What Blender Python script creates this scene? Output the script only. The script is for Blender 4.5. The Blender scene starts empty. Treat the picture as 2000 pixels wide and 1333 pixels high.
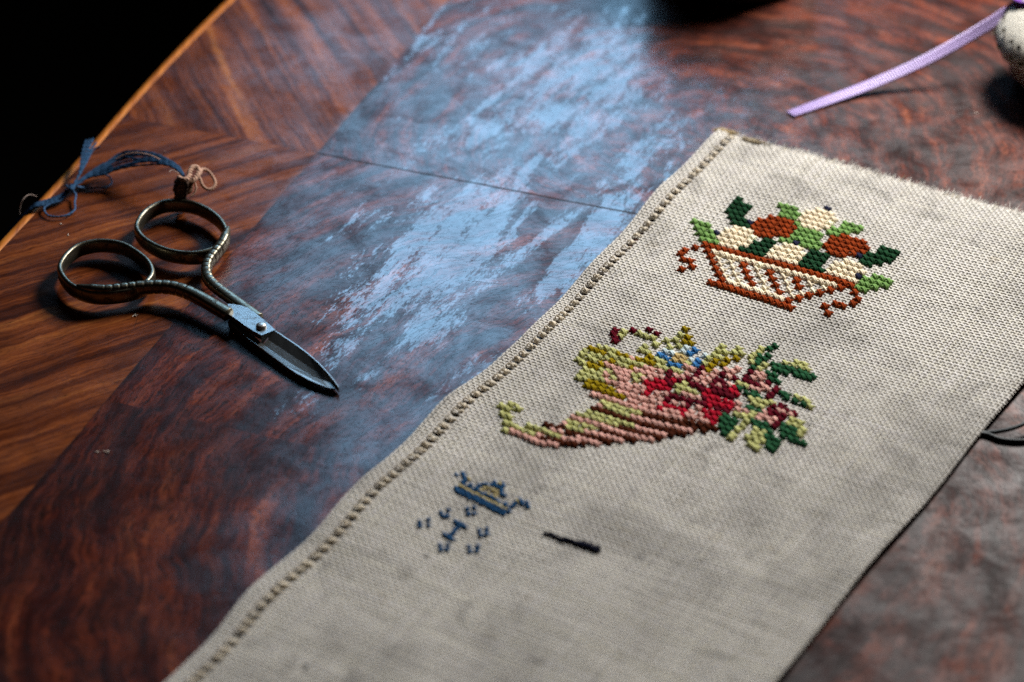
import bpy, math, random, json
import numpy as np
from mathutils import Vector

random.seed(7); RNG = np.random.default_rng(11)
SC = bpy.context.scene
COL = SC.collection

# ------------------------------------------------------------------ camera
F_PX, PITCH, CAM_H = 4300.0, math.radians(34.7), 0.306
cam_data = bpy.data.cameras.new("camera"); cam = bpy.data.objects.new("camera", cam_data); COL.objects.link(cam)
cam.location = (0, 0, CAM_H); cam.rotation_euler = (math.pi / 2 - PITCH, 0, 0)
cam_data.sensor_width = 36.0; cam_data.lens = F_PX / 2000 * 36.0
cam_data.clip_start = 0.01; cam_data.clip_end = 20.0
cam_data.dof.use_dof = True; cam_data.dof.focus_distance = 0.548; cam_data.dof.aperture_fstop = 10.0
SC.camera = cam

# ------------------------------------------------------------------ world, light, exposure
world = bpy.data.worlds.new("World"); SC.world = world; world.use_nodes = True
world.node_tree.nodes["Background"].inputs[0].default_value = (0.9, 0.8, 0.75, 1)
world.node_tree.nodes["Background"].inputs[1].default_value = 0.006
SC.view_settings.view_transform = 'Standard'; SC.view_settings.look = 'None'
SC.view_settings.exposure = 0.0; SC.view_settings.gamma = 1.0; SC.view_settings.use_curve_mapping = False
SC.cycles.max_bounces = 8; SC.cycles.sample_clamp_indirect = 1.0; SC.cycles.sample_clamp_direct = 3.0
try:
    SC.cycles.use_denoising = False
except Exception: pass

def area_lamp(name, loc, target, sx, sy, watts, color):
    l = bpy.data.lights.new(name, 'AREA'); l.shape = 'RECTANGLE'; l.size = sx; l.size_y = sy
    l.energy = watts; l.color = color
    o = bpy.data.objects.new(name, l); COL.objects.link(o); o.location = loc
    o.rotation_euler = (Vector(target) - Vector(loc)).to_track_quat('-Z', 'Y').to_euler()
    return o
area_lamp("window_light", (-0.01, 1.30, 0.50), (-0.01, 0.45, 0.44), 0.40, 0.42, 3.2, (0.34, 0.65, 1.0))
area_lamp("window_top_light", (0.25, 0.80, 0.31), (0.03, 0.46, 0.0), 0.12, 0.12, 6.3, (1.0, 0.97, 0.93))

# ------------------------------------------------------------------ helpers
CR, SR = math.cos(PITCH), math.sin(PITCH)
FWD = np.array([0, CR, -SR]); UPV = np.array([0, SR, CR]); CAM = np.array([0, 0, CAM_H])
def at(px, py, z=0.0):
    """point of the place seen at photo pixel (px, py) and standing z millimetres above the table"""
    d = FWD + np.array([1.0, 0, 0]) * (px - 1000) / F_PX - UPV * (py - 666.5) / F_PX
    return CAM + d * ((z / 1000 - CAM_H) / d[2])

def link(name, data, parent=None):
    o = bpy.data.objects.new(name, data); COL.objects.link(o)
    if parent is not None: o.parent = parent
    return o
def tag(o, label=None, cat=None, group=None, kind=None):
    if label: o["label"] = label
    if cat: o["category"] = cat
    if group: o["group"] = group
    if kind: o["kind"] = kind
    return o
def empty(name, loc):
    o = bpy.data.objects.new(name, None); o.empty_display_size = 0.01; COL.objects.link(o); o.location = loc; return o

class MB:
    """collects vertices and faces (in world metres) of one mesh"""
    def __init__(s): s.v, s.f, s.c, s.n = [], [], [], 0
    def add(s, v, f, color=None):
        v = np.asarray(v, float).reshape(-1, 3)
        s.v.append(v); s.f.extend([tuple(i + s.n for i in q) for q in f])
        s.c.append(np.tile(np.array(color if color is not None else (1, 1, 1), float), (len(v), 1)))
        s.n += len(v)
    def build(s, name, mat, parent=None, smooth=True):
        V = np.concatenate(s.v); 
        if parent is not None: V = V - np.array(parent_world(parent))
        me = bpy.data.meshes.new(name); me.from_pydata(V.tolist(), [], s.f)
        ca = me.color_attributes.new("tint", 'FLOAT_COLOR', 'POINT')
        cc = np.concatenate([np.concatenate(s.c), np.ones((s.n, 1))], 1)
        ca.data.foreach_set("color", cc.ravel())
        me.materials.append(mat); me.update()
        if smooth: me.polygons.foreach_set("use_smooth", [True] * len(me.polygons))
        return link(name, me, parent)
def parent_world(p):
    w = Vector((0, 0, 0))
    while p is not None: w = w + p.location; p = p.parent
    return w
def big_mesh(name, V, Q, mat, parent, tint=None):
    """numpy mesh of quads, quick even for half a million faces"""
    V = np.asarray(V, np.float64) - np.array(parent_world(parent)) if parent is not None else np.asarray(V)
    me = bpy.data.meshes.new(name); me.vertices.add(len(V)); me.vertices.foreach_set("co", V.astype(np.float32).ravel())
    Q = np.asarray(Q, np.int32); me.loops.add(Q.size); me.loops.foreach_set("vertex_index", Q.ravel())
    me.polygons.add(len(Q)); me.polygons.foreach_set("loop_start", np.arange(0, Q.size, 4, dtype=np.int32))
    me.polygons.foreach_set("loop_total", np.full(len(Q), 4, np.int32))
    me.update(calc_edges=True)
    if tint is not None:
        ca = me.color_attributes.new("tint", 'FLOAT_COLOR', 'POINT')
        ca.data.foreach_set("color", np.concatenate([tint, np.ones((len(V), 1))], 1).astype(np.float32).ravel())
    me.polygons.foreach_set("use_smooth", np.ones(len(Q), bool)); me.materials.append(mat)
    return link(name, me, parent)

def spline(pts, n, closed=False):
    P = np.asarray(pts, float); m = len(P); out = []
    segs = m if closed else m - 1
    tt = np.linspace(0, segs, n, endpoint=not closed)
    for t in tt:
        i = min(int(t), segs - 1); u = t - i
        if closed: a, b, c, d = P[(i - 1) % m], P[i % m], P[(i + 1) % m], P[(i + 2) % m]
        else: a, b, c, d = P[max(i - 1, 0)], P[i], P[min(i + 1, m - 1)], P[min(i + 2, m - 1)]
        out.append(0.5 * (2 * b + (c - a) * u + (2 * a - 5 * b + 4 * c - d) * u * u + (3 * b - a - 3 * c + d) * u ** 3))
    return np.array(out)

def tube(mb, path, r, sides=8, color=None, closed=False, cap=True):
    path = np.asarray(path, float); n = len(path); r = np.broadcast_to(np.asarray(r, float), (n,))
    if closed: tang = np.roll(path, -1, 0) - np.roll(path, 1, 0)
    else: tang = np.gradient(path, axis=0)
    tang /= np.linalg.norm(tang, axis=1)[:, None] + 1e-12
    ref = np.array([0, 0, 1.0])
    if abs(tang[0] @ ref) > 0.95: ref = np.array([1.0, 0, 0])
    nrm = ref - tang[0] * (ref @ tang[0]); nrm /= np.linalg.norm(nrm)
    V = []
    for i in range(n):
        nrm = nrm - tang[i] * (nrm @ tang[i]); nrm /= np.linalg.norm(nrm) + 1e-12
        b = np.cross(tang[i], nrm)
        for k in range(sides):
            a = 2 * math.pi * k / sides; V.append(path[i] + r[i] * (math.cos(a) * nrm + math.sin(a) * b))
    Fq = []
    for i in range(n if closed else n - 1):
        j = (i + 1) % n
        for k in range(sides):
            l = (k + 1) % sides; Fq.append((i * sides + k, i * sides + l, j * sides + l, j * sides + k))
    if cap and not closed:
        Fq.append(tuple(range(sides))[::-1]); Fq.append(tuple((n - 1) * sides + k for k in range(sides)))
    mb.add(V, Fq, color)

def tube_mm(mb, path, r, *a, **k): tube(mb, path, np.asarray(r, float) / 1000.0, *a, **k)

def sweep(mb, path, prof, closed=False, lateral=None, scale=None, cap=True):
    """sweep a profile given as (lateral, vertical) pairs in metres along a path, lateral kept horizontal"""
    path = np.asarray(path, float); n = len(path); m = len(prof)
    tang = (np.roll(path, -1, 0) - np.roll(path, 1, 0)) if closed else np.gradient(path, axis=0)
    tang /= np.linalg.norm(tang, axis=1)[:, None]
    V = []
    for i in range(n):
        lat = np.cross(tang[i], [0, 0, 1.0]); lat /= np.linalg.norm(lat) + 1e-12
        upn = np.cross(lat, tang[i]); s = 1 if scale is None else scale[i]
        s = (s, s) if np.isscalar(s) else s
        for a, b in prof: V.append(path[i] + lat * a * s[0] + upn * b * s[1])
    Fq = []
    for i in range(n if closed else n - 1):
        j = (i + 1) % n
        for k in range(m):
            l = (k + 1) % m; Fq.append((i * m + k, j * m + k, j * m + l, i * m + l))
    if cap and not closed:
        Fq.append(tuple(range(m))); Fq.append(tuple((n - 1) * m + k for k in range(m))[::-1])
    mb.add(V, Fq)

def rounded(w, h, k=4, e=2.6):
    out = []
    for i in range(4 * k):
        a = 2 * math.pi * i / (4 * k); c, s = math.cos(a), math.sin(a)
        out.append((w / 2 * math.copysign(abs(c) ** (2 / e), c), h / 2 * math.copysign(abs(s) ** (2 / e), s)))
    return out

# node helpers
class NT:
    def __init__(s, name):
        s.m = bpy.data.materials.new(name); s.m.use_nodes = True; s.t = s.m.node_tree; s.t.nodes.clear()
        s.out = s.t.nodes.new("ShaderNodeOutputMaterial"); s.b = s.t.nodes.new("ShaderNodeBsdfPrincipled")
        s.t.links.new(s.b.outputs[0], s.out.inputs[0])
    def put(s, sock, val):
        if val is None: return
        if isinstance(val, bpy.types.NodeSocket): s.t.links.new(val, sock)
        else:
            if hasattr(sock.default_value, "__len__") and not hasattr(val, "__len__"): val = [val] * len(sock.default_value)
            if sock.type == 'RGBA' and len(val) == 3: val = (*val, 1)
            sock.default_value = val
    def math(s, op, a, b=None, c=None, clamp=False):
        n = s.t.nodes.new("ShaderNodeMath"); n.operation = op; n.use_clamp = clamp
        for i, x in enumerate((a, b, c)): s.put(n.inputs[i], x)
        return n.outputs[0]
    def vmath(s, op, a, b=None, scale=None):
        n = s.t.nodes.new("ShaderNodeVectorMath"); n.operation = op
        s.put(n.inputs[0], a); s.put(n.inputs[1], b)
        if scale is not None: s.put(n.inputs["Scale"], scale)
        return n.outputs["Value"] if op in ('DOT_PRODUCT', 'LENGTH', 'DISTANCE') else n.outputs[0]
    def xyz(s, x, y, z=0.0):
        n = s.t.nodes.new("ShaderNodeCombineXYZ")
        for i, v in enumerate((x, y, z)): s.put(n.inputs[i], v)
        return n.outputs[0]
    def sep(s, v):
        n = s.t.nodes.new("ShaderNodeSeparateXYZ"); s.put(n.inputs[0], v); return n.outputs
    def noise(s, vec, scale=1.0, detail=4.0, rough=0.55, dist=0.0, color=False):
        n = s.t.nodes.new("ShaderNodeTexNoise"); n.noise_dimensions = '3D'
        s.put(n.inputs["Vector"], vec); s.put(n.inputs["Scale"], scale); s.put(n.inputs["Detail"], detail)
        s.put(n.inputs["Roughness"], rough); s.put(n.inputs["Distortion"], dist)
        return n.outputs["Color"] if color else n.outputs[0]
    def mix(s, fac, a, b, mode='MIX'):
        n = s.t.nodes.new("ShaderNodeMix"); n.data_type = 'RGBA'; n.blend_type = mode
        s.put(n.inputs[0], fac); s.put(n.inputs[6], a); s.put(n.inputs[7], b); return n.outputs[2]
    def fmix(s, fac, a, b):
        n = s.t.nodes.new("ShaderNodeMix"); n.data_type = 'FLOAT'
        s.put(n.inputs[0], fac); s.put(n.inputs[2], a); s.put(n.inputs[3], b); return n.outputs[0]
    def step(s, x, a, b):
        n = s.t.nodes.new("ShaderNodeMapRange"); n.interpolation_type = 'SMOOTHSTEP'
        s.put(n.inputs[0], x); s.put(n.inputs[1], a); s.put(n.inputs[2], b); return n.outputs[0]
    def ramp(s, x, stops):
        n = s.t.nodes.new("ShaderNodeValToRGB"); s.put(n.inputs[0], x); e = n.color_ramp.elements
        while len(e) < len(stops): e.new(0.5)
        for el, (p, c) in zip(e, stops): el.position = p; el.color = (*c, 1)
        return n.outputs[0]
    def attr(s, name, fac=False):
        n = s.t.nodes.new("ShaderNodeAttribute"); n.attribute_name = name
        return n.outputs["Fac"] if fac else n.outputs["Color"]
    def pos(s):   # position in the place, in millimetres
        n = s.t.nodes.new("ShaderNodeNewGeometry"); return s.vmath('SCALE', n.outputs["Position"], scale=1000.0)
    def bump(s, h, strength, dist, normal=None):
        n = s.t.nodes.new("ShaderNodeBump"); s.put(n.inputs["Strength"], strength); s.put(n.inputs["Distance"], dist)
        s.put(n.inputs["Height"], h); s.put(n.inputs["Normal"], normal); return n.outputs[0]
    def set(s, **k):
        for key, v in k.items(): s.put(s.b.inputs[key.replace('_', ' ')], v)
        return s.m

# ------------------------------------------------------------------ materials
def wood_material():
    t = NT("veneer_wood"); p = t.pos(); x, y, _ = t.sep(p)
    K = (-54.2, 533.7)
    def rot(ang, cx=0.0, cy=0.0):   # coordinates (along, across) for a direction given in degrees
        a = math.radians(ang); dx = t.math('SUBTRACT', x, cx); dy = t.math('SUBTRACT', y, cy)
        al = t.math('ADD', t.math('MULTIPLY', dx, math.cos(a)), t.math('MULTIPLY', dy, math.sin(a)))
        ac = t.math('ADD', t.math('MULTIPLY', dx, -math.sin(a)), t.math('MULTIPLY', dy, math.cos(a)))
        return al, ac
    wob = t.math('MULTIPLY', t.math('SUBTRACT', t.noise(p, 0.05, 3), 0.5), 1.6)
    _, a1 = rot(70.6, *K); _, a2 = rot(-20.3, *K)
    a1 = t.math('ADD', a1, wob); left = t.math('GREATER_THAN', a1, 0.0); above = t.math('GREATER_THAN', a2, 0.0)
    big = t.math('MULTIPLY', t.math('SUBTRACT', t.noise(p, 0.016, 3, 0.5), 0.5), 24.0)
    small = t.math('MULTIPLY', t.math('SUBTRACT', t.noise(p, 0.11, 4, 0.6), 0.5), 3.0)
    warp = t.math('ADD', t.math('ADD', big, small), t.math('MULTIPLY', t.math('SUBTRACT', t.noise(p, 0.40, 4, 0.65), 0.5), 1.6)); warp_l = t.math('ADD', t.math('MULTIPLY', big, 0.22), small)
    alN, acN = rot(110.5); alS, acS = rot(31.0)
    def ring(cx, cy, sx, sy, ang):
        al, ac = rot(ang, cx, cy)
        q = t.xyz(t.math('DIVIDE', al, sx), t.math('DIVIDE', ac, sy))
        r = t.vmath('LENGTH', q)
        th = t.math('MULTIPLY', t.math('ARCTAN2', ac, al), 115.0)
        return th, r
    thE, rE = ring(56, 541, 1.0, 1.0, 10); thS, rS = ring(30, 372, 1.0, 1.15, -20)
    al_l = t.fmix(above, alS, alN); ac_l = t.math('ADD', t.fmix(above, acS, acN), warp_l)
    al_r = t.fmix(above, thS, thE); ac_r = t.math('ADD', t.fmix(above, rS, rE), warp)
    al = t.fmix(left, al_r, al_l); ac = t.fmix(left, ac_r, ac_l)
    quad = t.math('ADD', t.math('MULTIPLY', left, 37.0), t.math('MULTIPLY', above, 91.0))
    def gr(fa, fl, detail=4, rough=0.6, dist=0.0):
        return t.noise(t.xyz(t.math('MULTIPLY', ac, fa), t.math('MULTIPLY', al, fl), quad), 1.0, detail, rough, dist)
    band = gr(t.fmix(left, 0.14, 0.15), t.fmix(left, 0.014, 0.004), 4, 0.6, 0.3); fine = gr(t.fmix(left, 0.60, 0.50), t.fmix(left, 0.045, 0.014), 6, 0.72, t.fmix(left, 0.25, 0.1)); hair = gr(2.2, t.fmix(left, 0.35, 0.10), 3, 0.6)
    g = t.math('ADD', t.math('MULTIPLY', band, 0.95), t.math('ADD', t.math('MULTIPLY', fine, 0.75), t.math('MULTIPLY', hair, 0.22)))
    g = t.math('SUBTRACT', g, 0.46); g = t.math('ADD', 0.5, t.math('MULTIPLY', t.math('SUBTRACT', g, 0.5), t.fmix(left, 1.15, 1.0)))
    c_left = t.ramp(g, [(0.24, (0.020, 0.0045, 0.0020)), (0.42, (0.075, 0.0165, 0.0045)), (0.58, (0.180, 0.046, 0.0120)), (0.80, (0.33, 0.110, 0.0260))])
    c_right = t.ramp(g, [(0.26, (0.010, 0.0030, 0.0022)), (0.42, (0.034, 0.0066, 0.0046)), (0.60, (0.115, 0.023, 0.0105)), (0.80, (0.25, 0.064, 0.025))])
    colr = t.mix(left, c_right, c_left)
    # dusky clouds in the crotch figure
    cl = t.step(t.noise(t.xyz(t.math('MULTIPLY', ac, 0.10), t.math('MULTIPLY', al, 0.035), quad), 1.0, 6, 0.68, 0.8), 0.36, 0.66)
    colr = t.mix(t.math('MULTIPLY', cl, t.fmix(left, 0.80, 0.45)), colr, (0.012, 0.0055, 0.0052))
    # open pores: short dark dashes along the grain
    pores = t.step(gr(t.fmix(left, 1.9, 2.6), t.fmix(left, 0.28, 0.22), 4, 0.6), t.fmix(left, 0.50, 0.56), t.fmix(left, 0.66, 0.70))
    fl2 = t.step(t.noise(t.xyz(t.math('MULTIPLY', ac, 1.5), t.math('MULTIPLY', al, 0.7), quad), 1.0, 5, 0.75), 0.50, 0.64)
    colr = t.mix(t.math('MULTIPLY', fl2, t.fmix(left, 0.50, 0.30)), colr, (0.014, 0.006, 0.005))
    colr = t.mix(t.math('MULTIPLY', pores, t.fmix(left, 0.90, 0.82)), colr, (0.010, 0.0045, 0.003))
    # seams between the leaves of veneer
    s1 = t.math('SUBTRACT', 1.0, t.step(t.math('ABSOLUTE', a1), 0.05, 0.30))
    s2 = t.math('MULTIPLY', t.math('SUBTRACT', 1.0, left), t.math('SUBTRACT', 1.0, t.step(t.math('ABSOLUTE', t.math('ADD', a2, t.math('MULTIPLY', wob, 0.5))), 0.22, 0.55)))
    colr = t.mix(t.math('MAXIMUM', t.math('MULTIPLY', s1, 0.45), t.math('MULTIPLY', s2, 0.85)), colr, (0.010, 0.006, 0.005))
    # polish: a lacquer that has flaked away in streaks
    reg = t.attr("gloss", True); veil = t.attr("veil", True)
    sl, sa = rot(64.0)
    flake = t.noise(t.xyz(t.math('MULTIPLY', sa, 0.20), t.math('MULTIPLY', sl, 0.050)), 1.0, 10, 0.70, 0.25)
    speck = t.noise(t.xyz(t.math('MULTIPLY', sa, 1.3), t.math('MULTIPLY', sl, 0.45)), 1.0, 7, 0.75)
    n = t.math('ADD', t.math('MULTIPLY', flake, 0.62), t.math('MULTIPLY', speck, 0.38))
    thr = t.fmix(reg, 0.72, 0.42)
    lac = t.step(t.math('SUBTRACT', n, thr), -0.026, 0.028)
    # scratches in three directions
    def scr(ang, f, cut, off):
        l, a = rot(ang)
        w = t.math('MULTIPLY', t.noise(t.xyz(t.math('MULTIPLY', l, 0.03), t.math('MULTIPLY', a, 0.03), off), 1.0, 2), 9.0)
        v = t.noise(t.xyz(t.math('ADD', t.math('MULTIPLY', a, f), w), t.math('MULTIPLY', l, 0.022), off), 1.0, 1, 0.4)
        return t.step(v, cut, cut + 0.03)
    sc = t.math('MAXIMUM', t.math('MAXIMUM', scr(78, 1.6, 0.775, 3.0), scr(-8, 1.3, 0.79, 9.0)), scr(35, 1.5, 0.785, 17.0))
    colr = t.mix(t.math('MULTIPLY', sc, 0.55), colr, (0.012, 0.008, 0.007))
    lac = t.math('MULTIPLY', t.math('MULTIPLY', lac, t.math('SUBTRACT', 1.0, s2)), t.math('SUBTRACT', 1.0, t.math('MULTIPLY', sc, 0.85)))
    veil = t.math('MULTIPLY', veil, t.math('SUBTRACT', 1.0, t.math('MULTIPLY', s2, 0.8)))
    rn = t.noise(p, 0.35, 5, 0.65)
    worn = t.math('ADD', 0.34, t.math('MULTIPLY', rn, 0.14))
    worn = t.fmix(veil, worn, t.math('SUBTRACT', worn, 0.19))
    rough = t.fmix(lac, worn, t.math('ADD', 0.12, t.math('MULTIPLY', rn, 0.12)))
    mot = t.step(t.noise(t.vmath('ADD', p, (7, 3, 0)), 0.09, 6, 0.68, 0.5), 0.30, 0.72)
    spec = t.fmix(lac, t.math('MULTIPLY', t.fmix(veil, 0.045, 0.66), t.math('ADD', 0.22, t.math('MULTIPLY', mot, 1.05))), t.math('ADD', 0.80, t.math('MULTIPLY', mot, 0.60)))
    nb = t.bump(t.math('ADD', t.math('MULTIPLY', hair, t.fmix(left, 0.04, 0.4)), t.math('ADD', t.math('MULTIPLY', pores, -0.5), t.math('MULTIPLY', sc, -0.7))), 0.22, 0.00015)
    nb = t.bump(t.noise(p, 0.05, 3), 0.12, 0.0012, nb)
    t.set(Base_Color=colr, Roughness=rough, Specular_IOR_Level=spec, Normal=nb)
    return t.m

def edge_material():
    t = NT("edge_wood"); p = t.pos(); x, y, z = t.sep(p)
    g = t.noise(t.xyz(t.math('MULTIPLY', x, 0.9), t.math('MULTIPLY', y, 0.06), t.math('MULTIPLY', z, 0.9)), 1.0, 5)
    c = t.ramp(g, [(0.3, (0.20, 0.050, 0.006)), (0.55, (0.42, 0.13, 0.014)), (0.75, (0.52, 0.20, 0.03))])
    t.set(Base_Color=c, Roughness=0.55, Specular_IOR_Level=0.10); return t.m

def linen_material(name="linen", dark=1.0):
    t = NT(name); p = t.pos()
    base = t.attr("tint")
    st = t.step(t.noise(p, 0.032, 6, 0.6, 0.6), 0.44, 0.70)
    base = t.mix(t.math('MULTIPLY', st, 0.50), base, (0.24, 0.22, 0.195))
    st3 = t.step(t.noise(t.vmath('ADD', p, (31, 57, 0)), 0.085, 5, 0.65, 0.8), 0.52, 0.72)
    base = t.mix(t.math('MULTIPLY', st3, 0.52), base, (0.23, 0.21, 0.185))
    st2 = t.step(t.noise(t.vmath('ADD', p, (91, 13, 5)), 0.10, 4, 0.6), 0.62, 0.74)
    base = t.mix(t.math('MULTIPLY', st2, 0.35), base, (0.34, 0.27, 0.17))
    # a few small dark spots
    dsp = None
    for (sx, sy, r) in SPOTS:
        d = t.vmath('DISTANCE', t.xyz(t.sep(p)[0], t.sep(p)[1]), (sx, sy, 0.0))
        d = t.math('ADD', d, t.math('MULTIPLY', t.noise(p, 0.6, 3), r))
        q = t.math('SUBTRACT', 1.0, t.step(d, r * 0.6, r * 1.7)); dsp = q if dsp is None else t.math('MAXIMUM', dsp, q)
    base = t.mix(t.math('MULTIPLY', dsp, 0.75), base, (0.06, 0.055, 0.05))
    fi = t.noise(p, 3.2, 3, 0.6)
    base = t.mix(1.0, base, t.mix(fi, (0.72, 0.72, 0.72), (1.15, 1.15, 1.15)), 'MULTIPLY')
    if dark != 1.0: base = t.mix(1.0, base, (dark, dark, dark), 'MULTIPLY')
    t.set(Base_Color=base, Roughness=0.88, Specular_IOR_Level=0.12, Sheen_Weight=0.12, Normal=t.bump(fi, 0.35, 0.00025))
    return t.m

def thread_material(name, rough=0.75, spec=0.2, sheen=0.1, f=2.2):
    t = NT(name); p = t.pos(); n = t.noise(p, f, 3, 0.6)
    c = t.mix(1.0, t.attr("tint"), t.mix(n, (0.68, 0.68, 0.68), (1.22, 1.22, 1.22)), 'MULTIPLY')
    t.set(Base_Color=c, Roughness=rough, Specular_IOR_Level=spec, Sheen_Weight=sheen, Normal=t.bump(n, 0.4, 0.0002)); return t.m

def metal_material(name, col, dark, rough, tarnish):
    t = NT(name); p = t.pos()
    n = t.noise(p, 0.55, 6, 0.65); f = t.noise(p, 3.5, 4, 0.6)
    m = t.step(t.math('ADD', t.math('MULTIPLY', n, 0.7), t.math('MULTIPLY', f, 0.3)), 0.62 - tarnish, 0.78 - tarnish)
    c = t.mix(m, col, dark)
    t.set(Base_Color=c, Metallic=0.95, Roughness=t.math('ADD', rough, t.math('MULTIPLY', t.math('ADD', m, f), 0.16)), Normal=t.bump(f, 0.25, 0.00012)); return t.m

def plain(name, col, rough=0.6, spec=0.3, var=0.25, f=0.4, **kw):
    t = NT(name); n = t.noise(t.pos(), f, 5)
    c = t.mix(n, tuple(a * (1 - var) for a in col), tuple(min(1, a * (1 + var)) for a in col))
    t.set(Base_Color=c, Roughness=rough, Specular_IOR_Level=spec, **kw); return t.m

SPOTS = [tuple(at(596, 1309, 1)[:2] * 1000) + (1.1,), tuple(at(832, 1090, 1)[:2] * 1000) + (0.9,)]

# ------------------------------------------------------------------ floor and table
fm = plain("dark_floor", (0.012, 0.010, 0.009), 0.8, 0.1)
mb = MB(); mb.add([(-3, -2, -.74), (3, -2, -.74), (3, 4, -.74), (-3, 4, -.74)], [(0, 1, 2, 3)])
tag(mb.build("floor", fm, None, False), kind="structure")

edge_px = [(-620, 1330), (-400, 1000), (-260, 800), (-110, 615), (0, 491), (93, 392), (180, 298), (262, 204), (350, 108), (458, 0), (620, -150), (800, -300)]
edge = [at(*q)[:2] for q in edge_px]
edge = [edge[0] + (edge[0] - edge[1]) * 2.2] + edge + [edge[-1] + (edge[-1] - edge[-2]) * 1.2]
E_ = spline(edge, 200)
tbl = empty("table", (0.1, 0.55, 0.0))
tag(tbl, "old veneered wooden table with worn flaking polish under the scissors and cloth", "table")
def table_top():
    ny = len(E_)
    s = np.concatenate([np.arange(0, 0.34, 0.0025), np.linspace(0.345, 0.75, 30)])
    V = np.zeros((ny, len(s), 3))
    V[:, :, 0] = E_[:, None, 0] + s[None, :]; V[:, :, 1] = E_[:, None, 1]
    V = V.reshape(-1, 3)
    i, j = np.meshgrid(np.arange(ny - 1), np.arange(len(s) - 1), indexing='ij'); i, j = i.ravel(), j.ravel(); w = len(s)
    Q = np.stack([i * w + j, i * w + j + 1, (i + 1) * w + j + 1, (i + 1) * w + j], 1)
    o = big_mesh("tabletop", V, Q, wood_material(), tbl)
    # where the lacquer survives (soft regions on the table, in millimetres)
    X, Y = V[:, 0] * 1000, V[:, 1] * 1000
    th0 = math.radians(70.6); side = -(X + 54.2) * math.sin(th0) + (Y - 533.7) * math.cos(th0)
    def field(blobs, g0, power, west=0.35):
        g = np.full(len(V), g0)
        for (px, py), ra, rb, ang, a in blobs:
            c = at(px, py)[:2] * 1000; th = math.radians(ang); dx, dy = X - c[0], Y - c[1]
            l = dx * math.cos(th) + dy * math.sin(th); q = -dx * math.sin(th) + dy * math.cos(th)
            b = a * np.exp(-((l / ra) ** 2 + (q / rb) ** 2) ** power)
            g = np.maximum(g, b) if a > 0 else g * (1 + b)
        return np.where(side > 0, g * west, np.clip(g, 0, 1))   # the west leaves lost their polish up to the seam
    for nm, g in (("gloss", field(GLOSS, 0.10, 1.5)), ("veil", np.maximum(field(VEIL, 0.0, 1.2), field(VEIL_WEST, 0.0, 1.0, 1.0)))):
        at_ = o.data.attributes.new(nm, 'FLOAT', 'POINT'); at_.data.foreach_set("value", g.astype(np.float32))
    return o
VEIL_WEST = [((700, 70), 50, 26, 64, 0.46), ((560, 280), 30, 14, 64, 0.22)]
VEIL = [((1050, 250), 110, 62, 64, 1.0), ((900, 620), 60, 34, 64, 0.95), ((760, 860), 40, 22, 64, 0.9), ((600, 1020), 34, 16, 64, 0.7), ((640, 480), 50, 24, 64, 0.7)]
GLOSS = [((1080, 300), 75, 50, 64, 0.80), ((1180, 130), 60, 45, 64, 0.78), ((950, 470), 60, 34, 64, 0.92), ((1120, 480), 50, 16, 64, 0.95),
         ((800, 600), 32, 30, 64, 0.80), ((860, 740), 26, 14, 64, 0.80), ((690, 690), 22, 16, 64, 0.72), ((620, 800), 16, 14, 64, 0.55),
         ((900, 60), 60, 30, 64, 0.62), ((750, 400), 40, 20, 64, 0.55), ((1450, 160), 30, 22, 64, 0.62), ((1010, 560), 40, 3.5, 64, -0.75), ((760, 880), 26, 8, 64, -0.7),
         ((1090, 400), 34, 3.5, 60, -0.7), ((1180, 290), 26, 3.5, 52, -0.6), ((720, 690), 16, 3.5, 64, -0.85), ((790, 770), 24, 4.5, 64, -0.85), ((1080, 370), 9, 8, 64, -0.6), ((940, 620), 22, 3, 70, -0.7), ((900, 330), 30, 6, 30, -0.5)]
table_top()
mb = MB(); prof = [(0.0, -0.00005), (0.0012, 0.0001), (0.0024, -0.0003), (0.0032, -0.0012), (0.0034, -0.003), (0.003, -0.018), (-0.004, -0.018), (0.0, -0.004)]
pth = np.concatenate([E_[::-1], np.zeros((len(E_), 1))], 1)
sweep(mb, pth, prof); mb.build("edge_strip", edge_material(), tbl)
mb = MB(); n = len(E_); V = [(e[0] + 0.003, e[1], -0.017) for e in E_] + [(e[0] + 0.75, e[1], -0.017) for e in E_]
mb.add(V, [(i, i + 1, n + i + 1, n + i) for i in range(n - 1)]); mb.build("underside", plain("underside_wood", (0.03, 0.014, 0.009)), tbl)

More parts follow.
